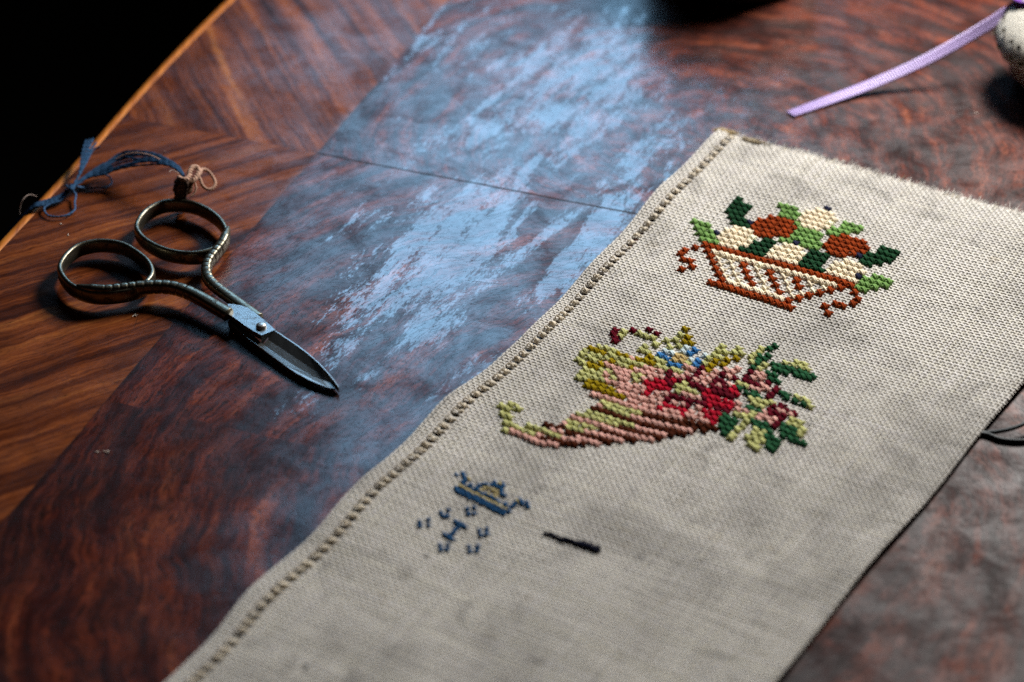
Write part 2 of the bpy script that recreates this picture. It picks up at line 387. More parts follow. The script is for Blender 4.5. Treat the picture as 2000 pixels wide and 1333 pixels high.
# ------------------------------------------------------------------ embroidered cloth
CHART = json.loads(r'''{"basket":{"leaf.a":{"G":"11,-11 11,-10 12,-10 13,-10 11,-9 12,-9 13,-9 11,-8 12,-8 13,-8 12,-7 13,-7 14,-7 13,-6 14,-6 15,-6"},"leaf.b":{"g":"8,-4 9,-4 10,-4 9,-3 10,-3 11,-3 10,-2 11,-2 12,-2 11,-1 12,-1 13,-1"},"stalk":{"g":"17,-12 18,-12 19,-12 18,-11 19,-11 20,-11 18,-10 19,-10 20,-10 21,-9 22,-8 23,-8 24,-8 25,-8 22,-7 23,-7 24,-7 25,-7 22,-6 23,-6 24,-6 25,-6 26,-6 21,-5 22,-5 24,-5 25,-5 26,-5"},"cream_flower.b":{"C":"22,-13 23,-13 24,-13 21,-12 22,-12 23,-12 24,-12 25,-12 21,-11 22,-11 23,-11 24,-11 25,-11 21,-10 22,-10 23,-10 24,-10 25,-10 22,-9 23,-9 24,-9"},"red_flower.a":{"O":"17,-9 18,-9 19,-9 20,-9 16,-8 17,-8 18,-8 19,-8 20,-8 21,-8 16,-7 17,-7 18,-7 19,-7 20,-7 21,-7 16,-6 17,-6 18,-6 19,-6 20,-6 21,-6 17,-5 18,-5 19,-5"},"leaf.c":{"g":"27,-12 28,-12 29,-12 27,-11 28,-11 29,-11 26,-10 27,-10 28,-10 26,-9 27,-9"},"red_flower.b":{"O":"28,-9 29,-9 30,-9 31,-9 27,-8 28,-8 29,-8 30,-8 31,-8 32,-8 27,-7 28,-7 29,-7 30,-7 31,-7 32,-7 27,-6 28,-6 29,-6 30,-6 31,-6 28,-5 29,-5 30,-5"},"leaf.d":{"G":"19,-4 20,-4 18,-3 19,-3 20,-3 18,-2 19,-2 20,-2 17,-1 18,-1 19,-1 20,-1"},"cream_flower.c":{"C":"22,-4 23,-4 24,-4 21,-3 22,-3 23,-3 24,-3 25,-3 21,-2 22,-2 23,-2 24,-2 25,-2 21,-1 22,-1 23,-1 24,-1 25,-1"},"leaf.e":{"G":"26,-4 27,-4 28,-4 26,-3 27,-3 28,-3 26,-2 27,-2 28,-2 26,-1 27,-1 28,-1 29,-1"},"leaf.f":{"G":"34,-9 35,-9 36,-9 34,-8 35,-8 36,-8 33,-7 34,-7 35,-7 36,-7 33,-6 34,-6 35,-6 33,-5 34,-5"},"berry.e":{"N":"32,-6"},"leaf.g":{"g":"36,-3 37,-3 38,-3 35,-2 36,-2 37,-2 38,-2 35,-1 36,-1 37,-1 35,0 36,0"},"cream_flower.d":{"C":"31,-4 32,-4 33,-4 30,-3 31,-3 32,-3 33,-3 34,-3 30,-2 31,-2 32,-2 33,-2 30,-1 31,-1 32,-1 33,-1 34,-1"},"cream_flower.a":{"C":"14,-5 15,-5 16,-5 13,-4 14,-4 15,-4 16,-4 17,-4 13,-3 14,-3 15,-3 16,-3 17,-3 13,-2 14,-2 15,-2 16,-2 17,-2 14,-1 15,-1 16,-1"},"basket":{"O":"12,0 13,0 14,0 15,0 16,0 17,0 18,0 19,0 20,0 21,0 22,0 23,0 24,0 25,0 26,0 27,0 28,0 29,0 30,0 31,0 32,0 33,0 13,1 33,1 14,2 19,2 23,2 27,2 32,2 15,3 20,3 24,3 28,3 31,3 16,4 21,4 25,4 30,4 17,5 22,5 26,5 29,5 18,6 28,6 17,7 18,7 19,7 20,7 21,7 22,7 23,7 24,7 25,7 26,7 27,7 28,7 29,7","C":"14,1 15,1 16,1 17,1 18,1 19,1 20,1 21,1 22,1 23,1 24,1 25,1 26,1 27,1 28,1 29,1 30,1 31,1 32,1 15,2 17,2 21,2 25,2 29,2 31,2 16,3 18,3 22,3 26,3 30,3 17,4 19,4 23,4 27,4 29,4 18,5 20,5 24,5 28,5 19,6 20,6 21,6 22,6 23,6 24,6 25,6 26,6 27,6"},"berry.f":{"N":"34,-2"},"berry.a":{"N":"15,-7"},"berry.b":{"N":"12,-3"},"berry.c":{"N":"23,-14"},"berry.d":{"N":"23,-5"},"handle.a":{"O":"11,1 10,2 10,3 11,4 12,4 13,5 12,6"},"handle.b":{"O":"34,0 35,1 36,2 36,3 34,4 35,4 33,5 34,6"}},"horn":{"horn":{"P":"28.9,128.9 30.7,128.8 32.5,128.8 34.4,128.7 36.2,128.7 38.0,128.6 39.9,128.6 41.7,128.5 34.1,124.9 35.9,124.9 37.8,124.9 39.7,124.9 33.2,123.0 35.2,123.0 37.3,123.0 29.1,122.5 31.0,122.2 32.8,121.9 34.7,121.6 36.6,121.2 38.4,120.9 36.5,117.8 38.0,126.7 39.8,126.7 25.7,116.8 27.5,116.8 29.3,116.9 31.1,116.9 33.2,115.3 34.9,115.2 36.6,115.2 38.4,115.1 40.1,115.0 34.9,113.3 36.9,113.2 39.0,113.0 41.9,132.4 43.7,132.3 45.6,132.3 47.4,132.2 49.2,132.1 45.0,135.9 29.4,139.6 31.4,139.6 33.3,139.6 35.3,139.5 37.3,139.5 39.3,139.5 41.2,139.5 43.2,139.5 45.2,139.5 35.3,143.3 37.2,143.1 39.1,142.9 19.5,150.6 21.2,150.8 23.0,151.1 24.7,151.3 26.4,151.6 28.2,151.8 25.8,149.3 31.7,148.0 33.6,147.8 35.5,147.7 40.9,124.4 43.1,124.6 45.3,124.8 42.3,126.9 43.8,126.8 43.2,128.6 45.1,128.5 46.9,128.3 48.8,128.2 50.7,128.0 52.5,127.8 47.5,126.4 49.2,126.3 50.8,126.2 53.3,126.0 55.2,126.1 57.2,126.1 59.1,126.2 42.2,123.3 44.4,123.0 42.5,121.1 44.7,120.7 53.6,124.3 56.0,124.4 54.3,121.9 51.2,131.6 53.3,131.5 55.4,131.4 47.1,135.8 48.7,135.6 50.3,135.5 51.9,135.3 27.6,120.2 27.6,146.2 28.8,143.0 29.2,118.2 29.2,146.2 29.6,151.0 30.0,111.4 30.8,118.2 31.2,119.8 31.2,151.0 32.4,116.6 32.4,118.2 32.4,132.6 32.8,119.8 34.8,146.2 36.4,146.2 38.0,116.6 38.0,146.2 38.8,122.2 39.6,146.2 40.8,142.6 42.4,142.6 44.0,142.6 46.8,139.4 48.4,139.0 50.0,138.6 56.8,131.4","L":"32.6,130.8 34.6,130.7 36.5,130.6 38.4,130.6 40.4,130.5 42.3,130.4 34.4,131.9 36.4,132.1 38.3,132.3 40.3,132.5 31.7,135.9 33.7,135.9 35.7,135.8 37.7,135.8 39.7,135.8 41.7,135.8 43.6,135.8 29.9,137.7 31.8,137.7 33.8,137.6 35.7,137.6 37.7,137.6 39.7,137.5 29.2,141.5 31.4,141.4 33.5,141.4 35.7,141.3 30.3,143.4 32.0,143.4 33.7,143.4 19.7,149.0 21.7,149.2 23.6,149.4 21.7,147.0 23.7,147.2 25.8,147.4 27.8,147.7 29.9,147.9 12.1,143.4 13.8,143.7 13.7,141.7 16.0,142.3 14.0,145.9 15.7,146.0 16.2,148.3 18.0,148.6 17.6,150.8 37.6,111.4 39.2,111.4 41.3,110.9 43.1,111.2 43.5,107.3 35.7,109.1 37.6,109.4","B":"33.8,133.9 35.6,133.9 37.3,133.9 39.0,134.0 40.8,134.0 42.5,134.0 44.1,134.1 38.3,141.1 39.9,141.0 41.6,141.0 41.5,137.8 43.3,137.8 45.1,137.9 47.0,137.9 25.2,144.8 27.0,144.9 28.7,144.9 31.4,145.4 33.4,145.2 35.3,144.9 27.3,149.7 28.9,149.7 30.5,149.6 32.1,149.5 44.1,130.3 46.0,130.1 47.9,130.0 49.9,129.9 51.8,129.8 53.7,129.7 53.9,128.3 55.9,128.2 57.9,128.1 59.9,128.0 61.9,127.8 55.0,130.4 57.3,130.0 59.7,129.6 46.0,133.7 47.8,133.7 49.6,133.7 51.5,133.7 32.0,134.2 33.6,149.4 35.2,149.0 36.8,144.6 36.8,147.8 38.4,144.6 40.0,144.2 41.6,144.2 43.2,141.0 44.8,141.0 46.4,141.0 48.4,137.4 50.0,137.0 51.6,137.0 52.8,133.0 53.6,134.6 54.4,133.0 56.0,133.0","M":"41.6,113.8 41.6,115.4 43.6,116.6 44.8,114.2 46.4,112.6 48.4,114.2 50.0,114.2 54.0,118.2 54.8,110.2 54.8,114.6 54.8,120.2 56.0,111.8 56.4,114.6 58.0,114.6 59.6,114.6"},"grapes":{"Y":"18.6,112.5 20.6,112.9 22.5,113.0 26.3,111.4 28.3,111.1 26.3,114.9 24.3,116.9 22.0,118.8 24.1,119.0 31.4,110.8 33.4,110.8 33.7,108.6 35.5,111.0 31.9,115.1 25.3,125.0 27.5,124.9 29.6,124.8 31.7,124.8 25.7,126.6 27.6,126.5 29.6,126.5 31.5,126.4 33.5,126.4 35.4,126.4","L":"20.5,111.0 22.4,110.6 24.4,110.8 18.0,114.4 20.4,114.6 22.4,114.6 24.4,114.6 26.0,113.1 28.1,112.8 18.0,115.7 20.2,116.1 22.2,116.5 24.5,112.6 18.3,118.4 20.3,118.9 29.9,112.9 31.6,112.9 33.7,112.8 28.0,114.8 29.9,115.1 22.1,120.9 24.0,121.0 25.8,119.3 27.8,118.9 22.2,122.8 24.2,123.0 26.0,121.2 22.3,124.9 24.0,124.4 25.9,123.2 27.7,122.8 29.8,120.8 33.8,117.3 35.4,117.1 35.5,119.0"},"tendril":{"M":"20.5,102.8 20.5,104.6 22.6,106.9 21.7,105.5 24.5,100.8 28.1,98.6 30.5,99.1","L":"22.6,102.5 22.8,104.5 26.5,101.3 28.4,101.4 30.3,101.3 30.4,105.5 32.2,107.2 30.3,107.1 32.4,103.3 34.0,100.9 36.0,99.5 36.3,97.3 36.1,103.1 37.9,101.7","Y":"38.2,97.2 38.2,99.5 40.2,99.3 36.1,94.4"},"blue_flower":{"U":"35.5,107.0 37.7,107.4 39.7,109.4 41.6,109.0 42.4,101.3 41.9,103.3 45.2,105.1 45.5,107.1","W":"35.9,105.2 38.0,105.0 40.0,103.4 40.0,101.4 43.5,105.3 45.8,102.3","C":"39.7,105.4 39.7,107.4 41.9,105.6 41.8,107.1"},"leaf.h":{"L":"47.7,96.8 47.5,98.9 49.5,98.8 47.6,101.1 49.4,101.5 47.0,103.0 47.4,105.2 51.7,95.5 51.5,97.9 53.3,97.1","Y":"49.1,103.2 49.1,105.4 49.2,107.5 51.3,101.3 51.3,103.8 53.2,99.9"},"rose":{"M":"47.7,107.4 47.7,109.3 47.7,111.2 41.3,112.4 45.8,120.7 47.7,120.7 49.6,120.7 51.5,120.7 53.4,120.7 45.8,122.6 51.5,122.6 53.4,113.1 55.3,113.1 57.2,113.1 51.5,115.0 59.1,120.7 61.0,120.7 67.7,107.5 67.9,106.3 67.6,109.0 67.8,110.6 53.2,107.3 52.9,109.7 56.7,107.4 53.4,111.4","R":"40.1,116.9 42.0,116.9 38.2,118.8 40.1,118.8 42.0,118.8 43.9,118.8 40.1,120.7 40.1,122.6 46.4,124.7 46.0,126.3 48.3,124.9 50.5,124.7 52.2,124.9 52.1,126.6 43.4,115.0 53.4,115.0 53.4,116.9 55.3,116.9 57.2,116.9 59.1,116.9 61.0,116.9 55.3,118.8 57.2,118.8 59.1,118.8 61.0,118.8 56.3,120.2 56.4,122.5 58.3,122.5 58.1,124.3 59.9,124.1 60.4,126.2 60.0,122.1 58.1,111.0 60.0,113.0 58.4,112.8","P":"48.1,123.1 50.5,122.7 48.4,118.8 50.7,118.8 52.5,118.7 54.4,112.1 56.6,110.5 51.3,107.3 53.3,105.3 54.7,105.2 55.3,103.4 55.0,107.3 49.1,109.3 51.3,109.2 43.7,108.5 45.4,108.7 45.3,111.2 43.2,113.1 44.9,112.9 49.2,111.2 51.2,111.0 48.6,112.6 50.8,112.9","L":"45.6,116.4 46.7,114.9 47.0,116.7 48.8,116.8 50.7,116.9 46.6,118.6"},"pink_flower.a":{"M":"59.1,103.6 59.1,105.5 64.8,105.5 61.0,107.4 62.9,107.4 59.2,107.0","P":"60.6,103.3 60.6,105.2 62.3,104.7 62.4,103.0 64.1,106.8 64.1,108.9 62.2,109.1 65.5,107.6"},"leaf.a":{"G":"59.0,90.1 58.7,101.6 58.6,91.9 58.6,98.0 58.0,96.2 58.8,99.4 59.6,95.0 59.6,96.6","L":"57.0,92.8 56.9,94.8 56.5,96.4 57.5,99.4 60.5,98.9 60.5,101.1 56.3,97.6"},"leaf.b":{"G":"62.5,97.4 64.3,97.4 66.1,97.4 68.0,97.4 69.8,97.3 71.6,97.3 73.4,97.3 63.6,99.0 65.2,99.0 66.8,99.0 69.6,98.6 71.2,98.6 72.8,98.6","L":"64.8,95.3 67.3,93.7 69.2,93.8 67.2,95.5 69.1,95.4 70.9,95.4"},"leaf.c":{"G":"62.9,101.7 64.8,101.7 64.8,103.6 66.7,103.6"},"leaf.d":{"G":"59.7,110.6 62.1,111.5 63.8,111.5 65.4,111.5 63.6,110.2","L":"58.5,108.7 60.4,109.0"},"leaf.e":{"G":"69.5,107.4 71.1,107.5 71.8,108.7 74.1,108.8 76.5,108.8","L":"73.7,106.9 75.9,106.8 78.3,108.7 76.9,107.7"},"leaf.f":{"G":"66.7,116.9 68.6,116.9 65.2,116.6","L":"64.0,113.1 66.1,113.0 67.8,112.5 65.7,114.5 67.7,114.7 69.4,112.1"},"pink_flower.b":{"M":"70.5,113.1 72.4,113.1 74.3,113.1 76.2,113.1 70.5,115.0 72.4,115.0 74.3,115.0 74.3,116.9 74.3,118.8 71.2,116.6 72.0,111.8 74.4,120.2","P":"72.2,114.0 73.5,114.0 75.4,114.0 69.8,116.5 69.2,118.1 69.4,119.7 71.3,118.2 73.1,117.7 72.9,119.7 63.2,118.3 65.5,118.4 62.3,116.3"},"leaf.g":{"G":"62.9,122.6 64.8,122.6 62.9,124.5 64.8,124.5 62.9,126.4 64.8,126.4 64.8,128.3 61.6,122.2 61.6,123.8","L":"63.9,120.2 65.9,120.0 67.5,119.6 67.5,118.2 67.2,121.6 67.2,123.7 66.9,125.5 66.9,129.1 66.9,127.9"},"leaf.j":{"G":"70.5,120.7 72.4,120.7 72.4,122.6 74.3,122.6 74.3,124.5 76.2,124.5 76.2,126.4 78.1,126.4 78.1,128.3 68.8,121.0 70.4,122.2 76.8,127.8 77.6,124.6","L":"71.1,123.7 71.3,125.4 73.0,124.8 70.7,127.2 72.4,126.7 73.4,128.0 74.3,126.7 73.6,129.5 72.5,129.1 74.6,129.8 73.2,123.6"},"leaf.i":{"G":"76.2,118.8 78.1,118.8 78.1,120.7 80.0,120.7 80.0,122.6 81.9,122.6 76.8,120.2 78.0,122.2 79.6,119.0 83.6,122.6","L":"77.1,115.6 79.2,115.6 77.1,117.7 79.1,117.5 81.1,117.7 80.9,119.2 81.3,120.2"}},"crown":{"crown":{"U":"19.9,176.4 20.9,176.5 21.8,176.6 22.8,176.7 23.7,176.8 24.7,176.8 25.6,176.9 26.6,177.0 27.5,177.1 28.5,177.2 29.4,177.3 30.4,177.3 31.3,177.4 32.3,177.5 33.2,177.6 19.3,175.3 19.8,176.0 21.0,175.7 21.9,175.8 22.8,175.8 23.8,175.9 24.7,176.0 25.6,176.0 26.6,176.1 27.5,176.2 28.4,176.2 29.4,176.3 30.3,176.4 31.2,176.4 32.2,176.5 33.1,176.6 16.5,171.1 17.4,169.9 18.3,170.7 18.8,171.4 19.4,172.0 19.2,172.9 19.8,173.5 21.1,172.8 21.3,173.6 22.6,173.9 23.2,171.9 23.2,172.8 23.4,173.6 23.5,171.1 24.4,170.8 25.2,170.8 25.5,169.1 25.7,170.1 26.7,170.3 27.5,169.0 27.9,169.3 27.9,170.4 28.6,171.2 29.2,172.0 29.9,172.4 25.3,174.1 26.0,174.1 27.4,174.1 29.2,174.4 29.9,174.6 31.7,174.4 31.7,174.9 33.1,175.3 33.7,176.3 33.5,174.5 33.6,173.5 33.7,171.6 34.5,172.1 35.2,172.9 35.9,172.0 36.9,173.1 28.3,174.2 24.4,173.8","C":"19.5,174.6 20.5,174.7 21.4,174.8 22.4,174.9 23.3,175.0 24.2,175.1 25.2,175.2 26.1,175.3 27.0,175.4 28.0,175.5 28.9,175.6 29.9,175.7 30.8,175.9 31.7,176.0 32.7,176.1 24.4,173.1 24.5,172.1 25.4,171.6 26.7,171.7 27.7,171.8 28.0,172.5 26.4,173.3 28.4,173.5 33.5,172.3 27.0,169.0 19.6,171.2"},"letter":{"U":"24.9,185.2 25.9,185.3 26.9,185.5 27.9,185.6 26.3,185.7 26.3,186.6 26.3,187.5 26.4,188.4 26.4,189.3 26.4,190.2 25.0,190.2 25.8,190.3 26.7,190.4 27.6,190.6"},"dot.a":{"U":"20.6,184.4 21.6,182.9 21.3,185.2 22.7,184.5 22.0,185.1"},"dot.b":{"U":"25.0,180.4 26.3,179.1 26.2,181.6 27.3,180.8"},"dot.c":{"U":"18.3,189.8 19.6,188.1 19.1,190.8 20.5,189.6"},"dot.d":{"U":"31.0,184.8 32.5,183.8 32.3,186.3 33.4,185.2"},"dot.e":{"U":"25.9,193.7 27.5,192.7 26.8,194.7 28.1,193.9"},"dot.f":{"U":"31.7,190.6 33.5,189.5 32.9,191.9 34.2,190.9"},"dark":{"N":"45.3,178.9 46.0,178.9 46.7,178.9 47.5,178.9 48.2,178.9 48.9,178.9 49.6,178.9 50.3,178.9 51.0,178.9 51.8,178.9 52.5,178.8 53.2,178.8 53.9,178.8 54.6,178.8 55.3,178.8 56.0,178.8 56.8,178.8 57.5,178.8 58.2,178.8 58.9,178.8 53.7,178.5 54.4,178.5 55.1,178.5 55.9,178.5 56.6,178.5 57.3,178.5 58.0,178.5 58.7,178.5"}}}''')
TH = math.radians(-29.5); EU = np.array([math.cos(TH), math.sin(TH)]); EV = np.array([math.sin(TH), -math.cos(TH)]); ORG = np.array([57.8, 543.8])
LV = np.array([0, 34, 60, 81.5, 102.4, 118, 130.8, 145.4, 164.9, 185.3, 203, 227, 241, 262.0]); LU = np.array([0.5, 0.5, 1.5, 2.2, 3.0, 3.0, 2.0, -0.6, 0.0, -0.6, 0.2, -1.4, 0.3, 0.0])
_v = np.arange(-20, 290, 1.0); _u = np.interp(_v, LV, LU); _k = np.exp(-np.linspace(-2.2, 2.2, 21) ** 2); LU = np.convolve(np.pad(_u, 10, 'edge'), _k / _k.sum(), 'valid'); LV = _v   # a supple edge without kinks
UMAX = 120.9; PU = 0.95
def lattice():
    v, out = 0.9, []
    while v < 268:
        out.append(v); s = min(max((v - 78) / 24, 0), 1); s = s * s * (3 - 2 * s); v += 1.15 * (1 - s) + 0.935 * s
    return np.array(out)
VJ = lattice(); UI = (np.arange(127) + 0.5) * PU
def vnoise(u, v, f, seed):
    r = np.random.default_rng(seed); out = 0
    for _ in range(6):
        a = r.uniform(0, 2 * math.pi); k = f * r.uniform(0.6, 1.5); out = out + np.sin((u * math.cos(a) + v * math.sin(a)) * k + r.uniform(0, 6.28))
    return out / 6
def zbase(u, v):
    z = 1.3 + (0.5 + 0.45 * np.clip((v - 60) / 90, 0, 1)) * vnoise(u * 0.75, v * 1.15, 0.17, 3) + 0.16 * vnoise(u, v, 0.45, 5)
    z = z + 0.9 * np.exp(-(u / 9.0) ** 2) * (0.5 + 0.5 * np.sin(v * 0.17 + 0.8)) + 0.15
    z = z - 0.75 * np.clip((u - (UMAX - 1.6)) / 1.6, 0, 1) ** 2
    z = z - 0.5 * np.exp(-(v / 3.0) ** 2)
    return np.maximum(z, 0.45)
def S(u, v, h):
    """point of the cloth (u along the rows, v down the columns, h above its surface), all millimetres, in world metres"""
    u = np.asarray(u, float); v = np.asarray(v, float); u, v, h = np.broadcast_arrays(u, v, np.asarray(h, float))
    uw = u * (1 - 0.0785 * v / 120.6 * np.abs(u) / 120.6) + np.interp(v, LV, LU) * np.exp(-np.clip(u, 0, 999) / 14.0)
    vw = v + 0.5 * vnoise(u, v, 0.09, 8)
    uw = uw + 1.1 * vnoise(v * 0 , v, 0.11, 21) * (np.abs(u) / UMAX) ** 5
    xy = ORG + uw[..., None] * EU + vw[..., None] * EV
    return np.concatenate([xy, (zbase(u, v) + h)[..., None]], -1) / 1000.0

cloth = empty("embroidered_cloth", tuple(S(60, 120, 0) * np.array([1, 1, 0])))
tag(cloth, "beige linen sampler cloth with cross stitch motifs and a drawn thread hem", "embroidery")
LINEN = np.array([0.615, 0.575, 0.515])
linen = linen_material()

def hem_pull(v):
    """threads of the drawn strip are gathered in threes"""
    j = np.searchsorted(VJ, v); return v
def weave():
    nV = len(VJ); parts_v, parts_q, parts_c, base = [], [], [], 0
    ang = np.array([-0.25, 0.2, 0.5, 0.8, 1.25]) * math.pi; cx, cz = -np.cos(ang), np.sin(ang)
    def strip(U, Vv, Hh, lat_u, lat_v, wid, hgt, tint):
        nonlocal base
        n = len(U); w = np.broadcast_to(wid, (n,)); hg = np.broadcast_to(hgt, (n,))
        u = U[:, None] + lat_u * cx[None, :] * w[:, None]; v = Vv[:, None] + lat_v * cx[None, :] * w[:, None]
        h = Hh[:, None] + cz[None, :] * hg[:, None]
        parts_v.append(S(u, v, h).reshape(-1, 3)); parts_c.append(np.tile(tint, (n * 5, 1)))
        i, k = np.meshgrid(np.arange(n - 1), np.arange(4), indexing='ij'); i, k = i.ravel(), k.ravel()
        parts_q.append(np.stack([i * 5 + k, i * 5 + k + 1, (i + 1) * 5 + k + 1, (i + 1) * 5 + k], 1) + base); base += n * 5
    A = 0.17
    # warp threads, down the cloth
    for i, u in enumerate(UI):
        if i in (4, 5): continue
        k = np.arange(-1, 2 * nV - 1) / 2.0
        v = np.interp(k, np.arange(nV), VJ) + np.where(k < 0, -1.0 - RNG.random() * 0.8, 0)
        ph = np.where(k == np.floor(k), np.where((np.floor(k) + i) % 2 == 0, 1.0, -1.0), 0.0)
        wid = 0.375 * (1 + 0.035 * RNG.standard_normal()) * (1 + 0.12 * np.interp(k, np.arange(0, nV, 7), RNG.standard_normal(len(np.arange(0, nV, 7)))))
        un = u + 0.02 * RNG.standard_normal() + 0.06 * np.interp(k, np.arange(0, nV, 9), RNG.standard_normal(len(np.arange(0, nV, 9))))
        hem = 0.55 if i < 4 else 0.0
        strip(un, v, A * ph + hem, 1.0, 0.0, np.clip(wid, 0.25, 0.52), 0.26, LINEN * (1 + 0.02 * RNG.standard_normal()) * np.array([1, 1, 1 + 0.02 * RNG.standard_normal()]))
    # weft threads, along the rows
    for j, v0 in enumerate(VJ):
        k = np.arange(-1, 254) / 2.0
        u = k * PU + PU / 2
        ph = np.where(k == np.floor(k), np.where((np.floor(k) + j) % 2 == 0, -1.0, 1.0), 0.0)
        drawn = (k > 3.4) & (k < 5.6); ph = np.where(drawn, 0.0, ph)
        g0 = (j // 3) * 3 + 1; vc = VJ[min(g0, nV - 1)]
        pull = np.exp(-((k - 4.6) / 0.75) ** 2) * 0.62
        vn = v0 + (vc - v0) * pull + 0.02 * RNG.standard_normal() + 0.06 * np.interp(k, np.arange(0, 127, 9), RNG.standard_normal(len(np.arange(0, 127, 9))))
        hem = np.where(k < 3.5, 0.55, 0.0) * 1.0
        hem = np.where(k < 0, -0.2, hem)
        pv = VJ[min(j + 1, nV - 1)] - VJ[max(j - 1, 0)]; pv = pv / 2 if 0 < j < nV - 1 else 1.0
        wid = np.clip(0.395 * pv * (1 + 0.035 * RNG.standard_normal()) * (1 + 0.12 * np.interp(k, np.arange(0, 127, 6), RNG.standard_normal(len(np.arange(0, 127, 6))))), 0.26, 0.56)
        strip(u, vn, A * ph + hem, 0.0, 1.0, wid, 0.27, LINEN * (1 + 0.02 * RNG.standard_normal()) * np.array([1, 1, 1 + 0.02 * RNG.standard_normal()]))
    o = big_mesh("woven_linen", np.concatenate(parts_v), np.concatenate(parts_q), linen, cloth, np.concatenate(parts_c))
weave()
# second layer under the weave, its colour darkened to shade the gaps
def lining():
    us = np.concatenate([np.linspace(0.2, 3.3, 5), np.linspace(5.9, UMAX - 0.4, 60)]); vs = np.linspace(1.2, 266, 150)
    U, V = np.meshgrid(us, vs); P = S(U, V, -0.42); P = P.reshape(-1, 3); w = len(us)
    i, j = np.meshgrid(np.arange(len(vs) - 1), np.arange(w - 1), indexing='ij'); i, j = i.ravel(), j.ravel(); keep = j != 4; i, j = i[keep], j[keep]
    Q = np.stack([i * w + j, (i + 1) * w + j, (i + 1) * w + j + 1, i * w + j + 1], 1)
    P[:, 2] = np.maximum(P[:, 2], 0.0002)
    big_mesh("lining", P, Q, linen_material("shaded_lining_linen", 0.45), cloth, np.tile(LINEN, (len(P), 1)))
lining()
# hem stitches: little bundles pulled together
mb = MB()
for j in range(1, len(VJ) - 1, 3):
    vc = VJ[j] + 0.22 * RNG.standard_normal(); c = LINEN * np.array([1.08, 1.0, 0.86]) * (0.95 + 0.2 * RNG.random())
    half = (VJ[j + 1] - VJ[j]) * 0.55
    for uu, r in ((4.5, 0.24), (5.0, 0.26), (5.4, 0.20)):
        if RNG.random() < 0.22: continue
        r *= RNG.uniform(0.75, 1.25)
        uu += 0.12 * RNG.standard_normal(); a = np.linspace(0, math.pi, 9)
        tube_mm(mb, S(uu + 0.3 * np.cos(a) * RNG.uniform(-1, 1), vc + half * 1.1 * np.cos(a), 0.05 + 0.55 * np.sin(a)), r * (0.85 + 0.3 * RNG.random()), 6, c)
    # loop over the fold of the hem
    a = np.linspace(0, 1, 9); d = RNG.uniform(-0.5, 0.5)
    tube_mm(mb, S(5.4 - 2.0 * a, vc + half * 0.9 + d * a, 0.25 + 0.75 * np.sin(a * math.pi * 0.9)), 0.20, 6, c * 1.05)
    tube_mm(mb, S(5.1 + 1.2 * a, vc - half * 0.2 + d * a, 0.45 + 0.35 * np.sin(a * math.pi) - 0.5 * a), 0.20, 6, c)
hs = mb.build("hem_stitching", linen, cloth)
# rolled fold of the hem along the left edge
mb = MB(); v = np.linspace(0.6, 264, 420); 
prof_a = np.linspace(-0.15, 1.15, 9) * math.pi
V = S(0.30 - 0.38 * np.sin(prof_a)[None, :] * np.ones((len(v), 1)), v[:, None], (0.22 + 0.42 * -np.cos(prof_a))[None, :] * np.ones((len(v), 1)) + 0.1 * np.sin(v * 5.5)[:, None]).reshape(-1, 3)
mb.add(V, [(i * 9 + k, (i + 1) * 9 + k, (i + 1) * 9 + k + 1, i * 9 + k + 1) for i in range(len(v) - 1) for k in range(8)], LINEN * 0.97)
for vv in np.arange(1.0, 264, 0.52):   # the turned edge is oversewn
    a = np.linspace(-0.1, 1.05, 8) * math.pi; s = 0.6 + 0.15 * RNG.standard_normal()
    tube_mm(mb, S(0.55 - 0.58 * np.sin(a) - 0.3 * np.cos(a), vv + s * np.linspace(-0.5, 0.5, 8), 0.26 - 0.48 * np.cos(a)), 0.15 * (1 + 0.2 * RNG.standard_normal()), 5, LINEN * (1 + 0.1 * RNG.standard_normal()), cap=False)
mb.build("hem_fold", linen, cloth)
# frayed cut edge along the top
mb = MB()
for k in range(1500):
    u = RNG.uniform(0.2, UMAX); L = abs(RNG.normal(0.9, 0.7)) + 0.3; a = np.linspace(0, 1, 5); d = RNG.normal(0, 0.6); up = RNG.normal(0.3, 0.5)
    c = LINEN * RNG.uniform(0.85, 1.2)
    if RNG.random() < 0.06 or (7 < u < 13 and RNG.random() < 0.6) or (92 < u < 96 and RNG.random() < 0.4): c = c * np.array([0.62, 0.55, 0.38])
    tube_mm(mb, S(u + d * a * a, 1.4 - (L + 1.1) * a, 0.12 + up * a - 0.35 * a * a), 0.11 * (1 - 0.5 * a), 4, c, cap=False)
for k in range(170):   # tuft at the corner
    u = RNG.normal(1.6, 1.1); a = np.linspace(0, 1, 6); L = RNG.uniform(1.0, 3.0); d = RNG.normal(1.0, 1.0)
    tube_mm(mb, S(u + d * a * a, 1.2 - L * a, 0.3 + 0.7 * np.sin(a * 2.4) * RNG.uniform(0, 1)), 0.11, 4, LINEN * np.array([0.62, 0.50, 0.30]) * RNG.uniform(0.8, 1.3), cap=False)
for k in range(60):
    u = RNG.normal(10.5, 1.2); a = np.linspace(0, 1, 6); L = RNG.uniform(0.8, 2.2); d = RNG.normal(1.2, 0.8)
    tube_mm(mb, S(u + d * a * a, 1.2 - L * a, 0.3 + 0.5 * np.sin(a * 2.4)), 0.12, 4, LINEN * np.array([0.55, 0.45, 0.28]) * RNG.uniform(0.8, 1.2), cap=False)
mb.build("frayed_edge", linen, cloth)

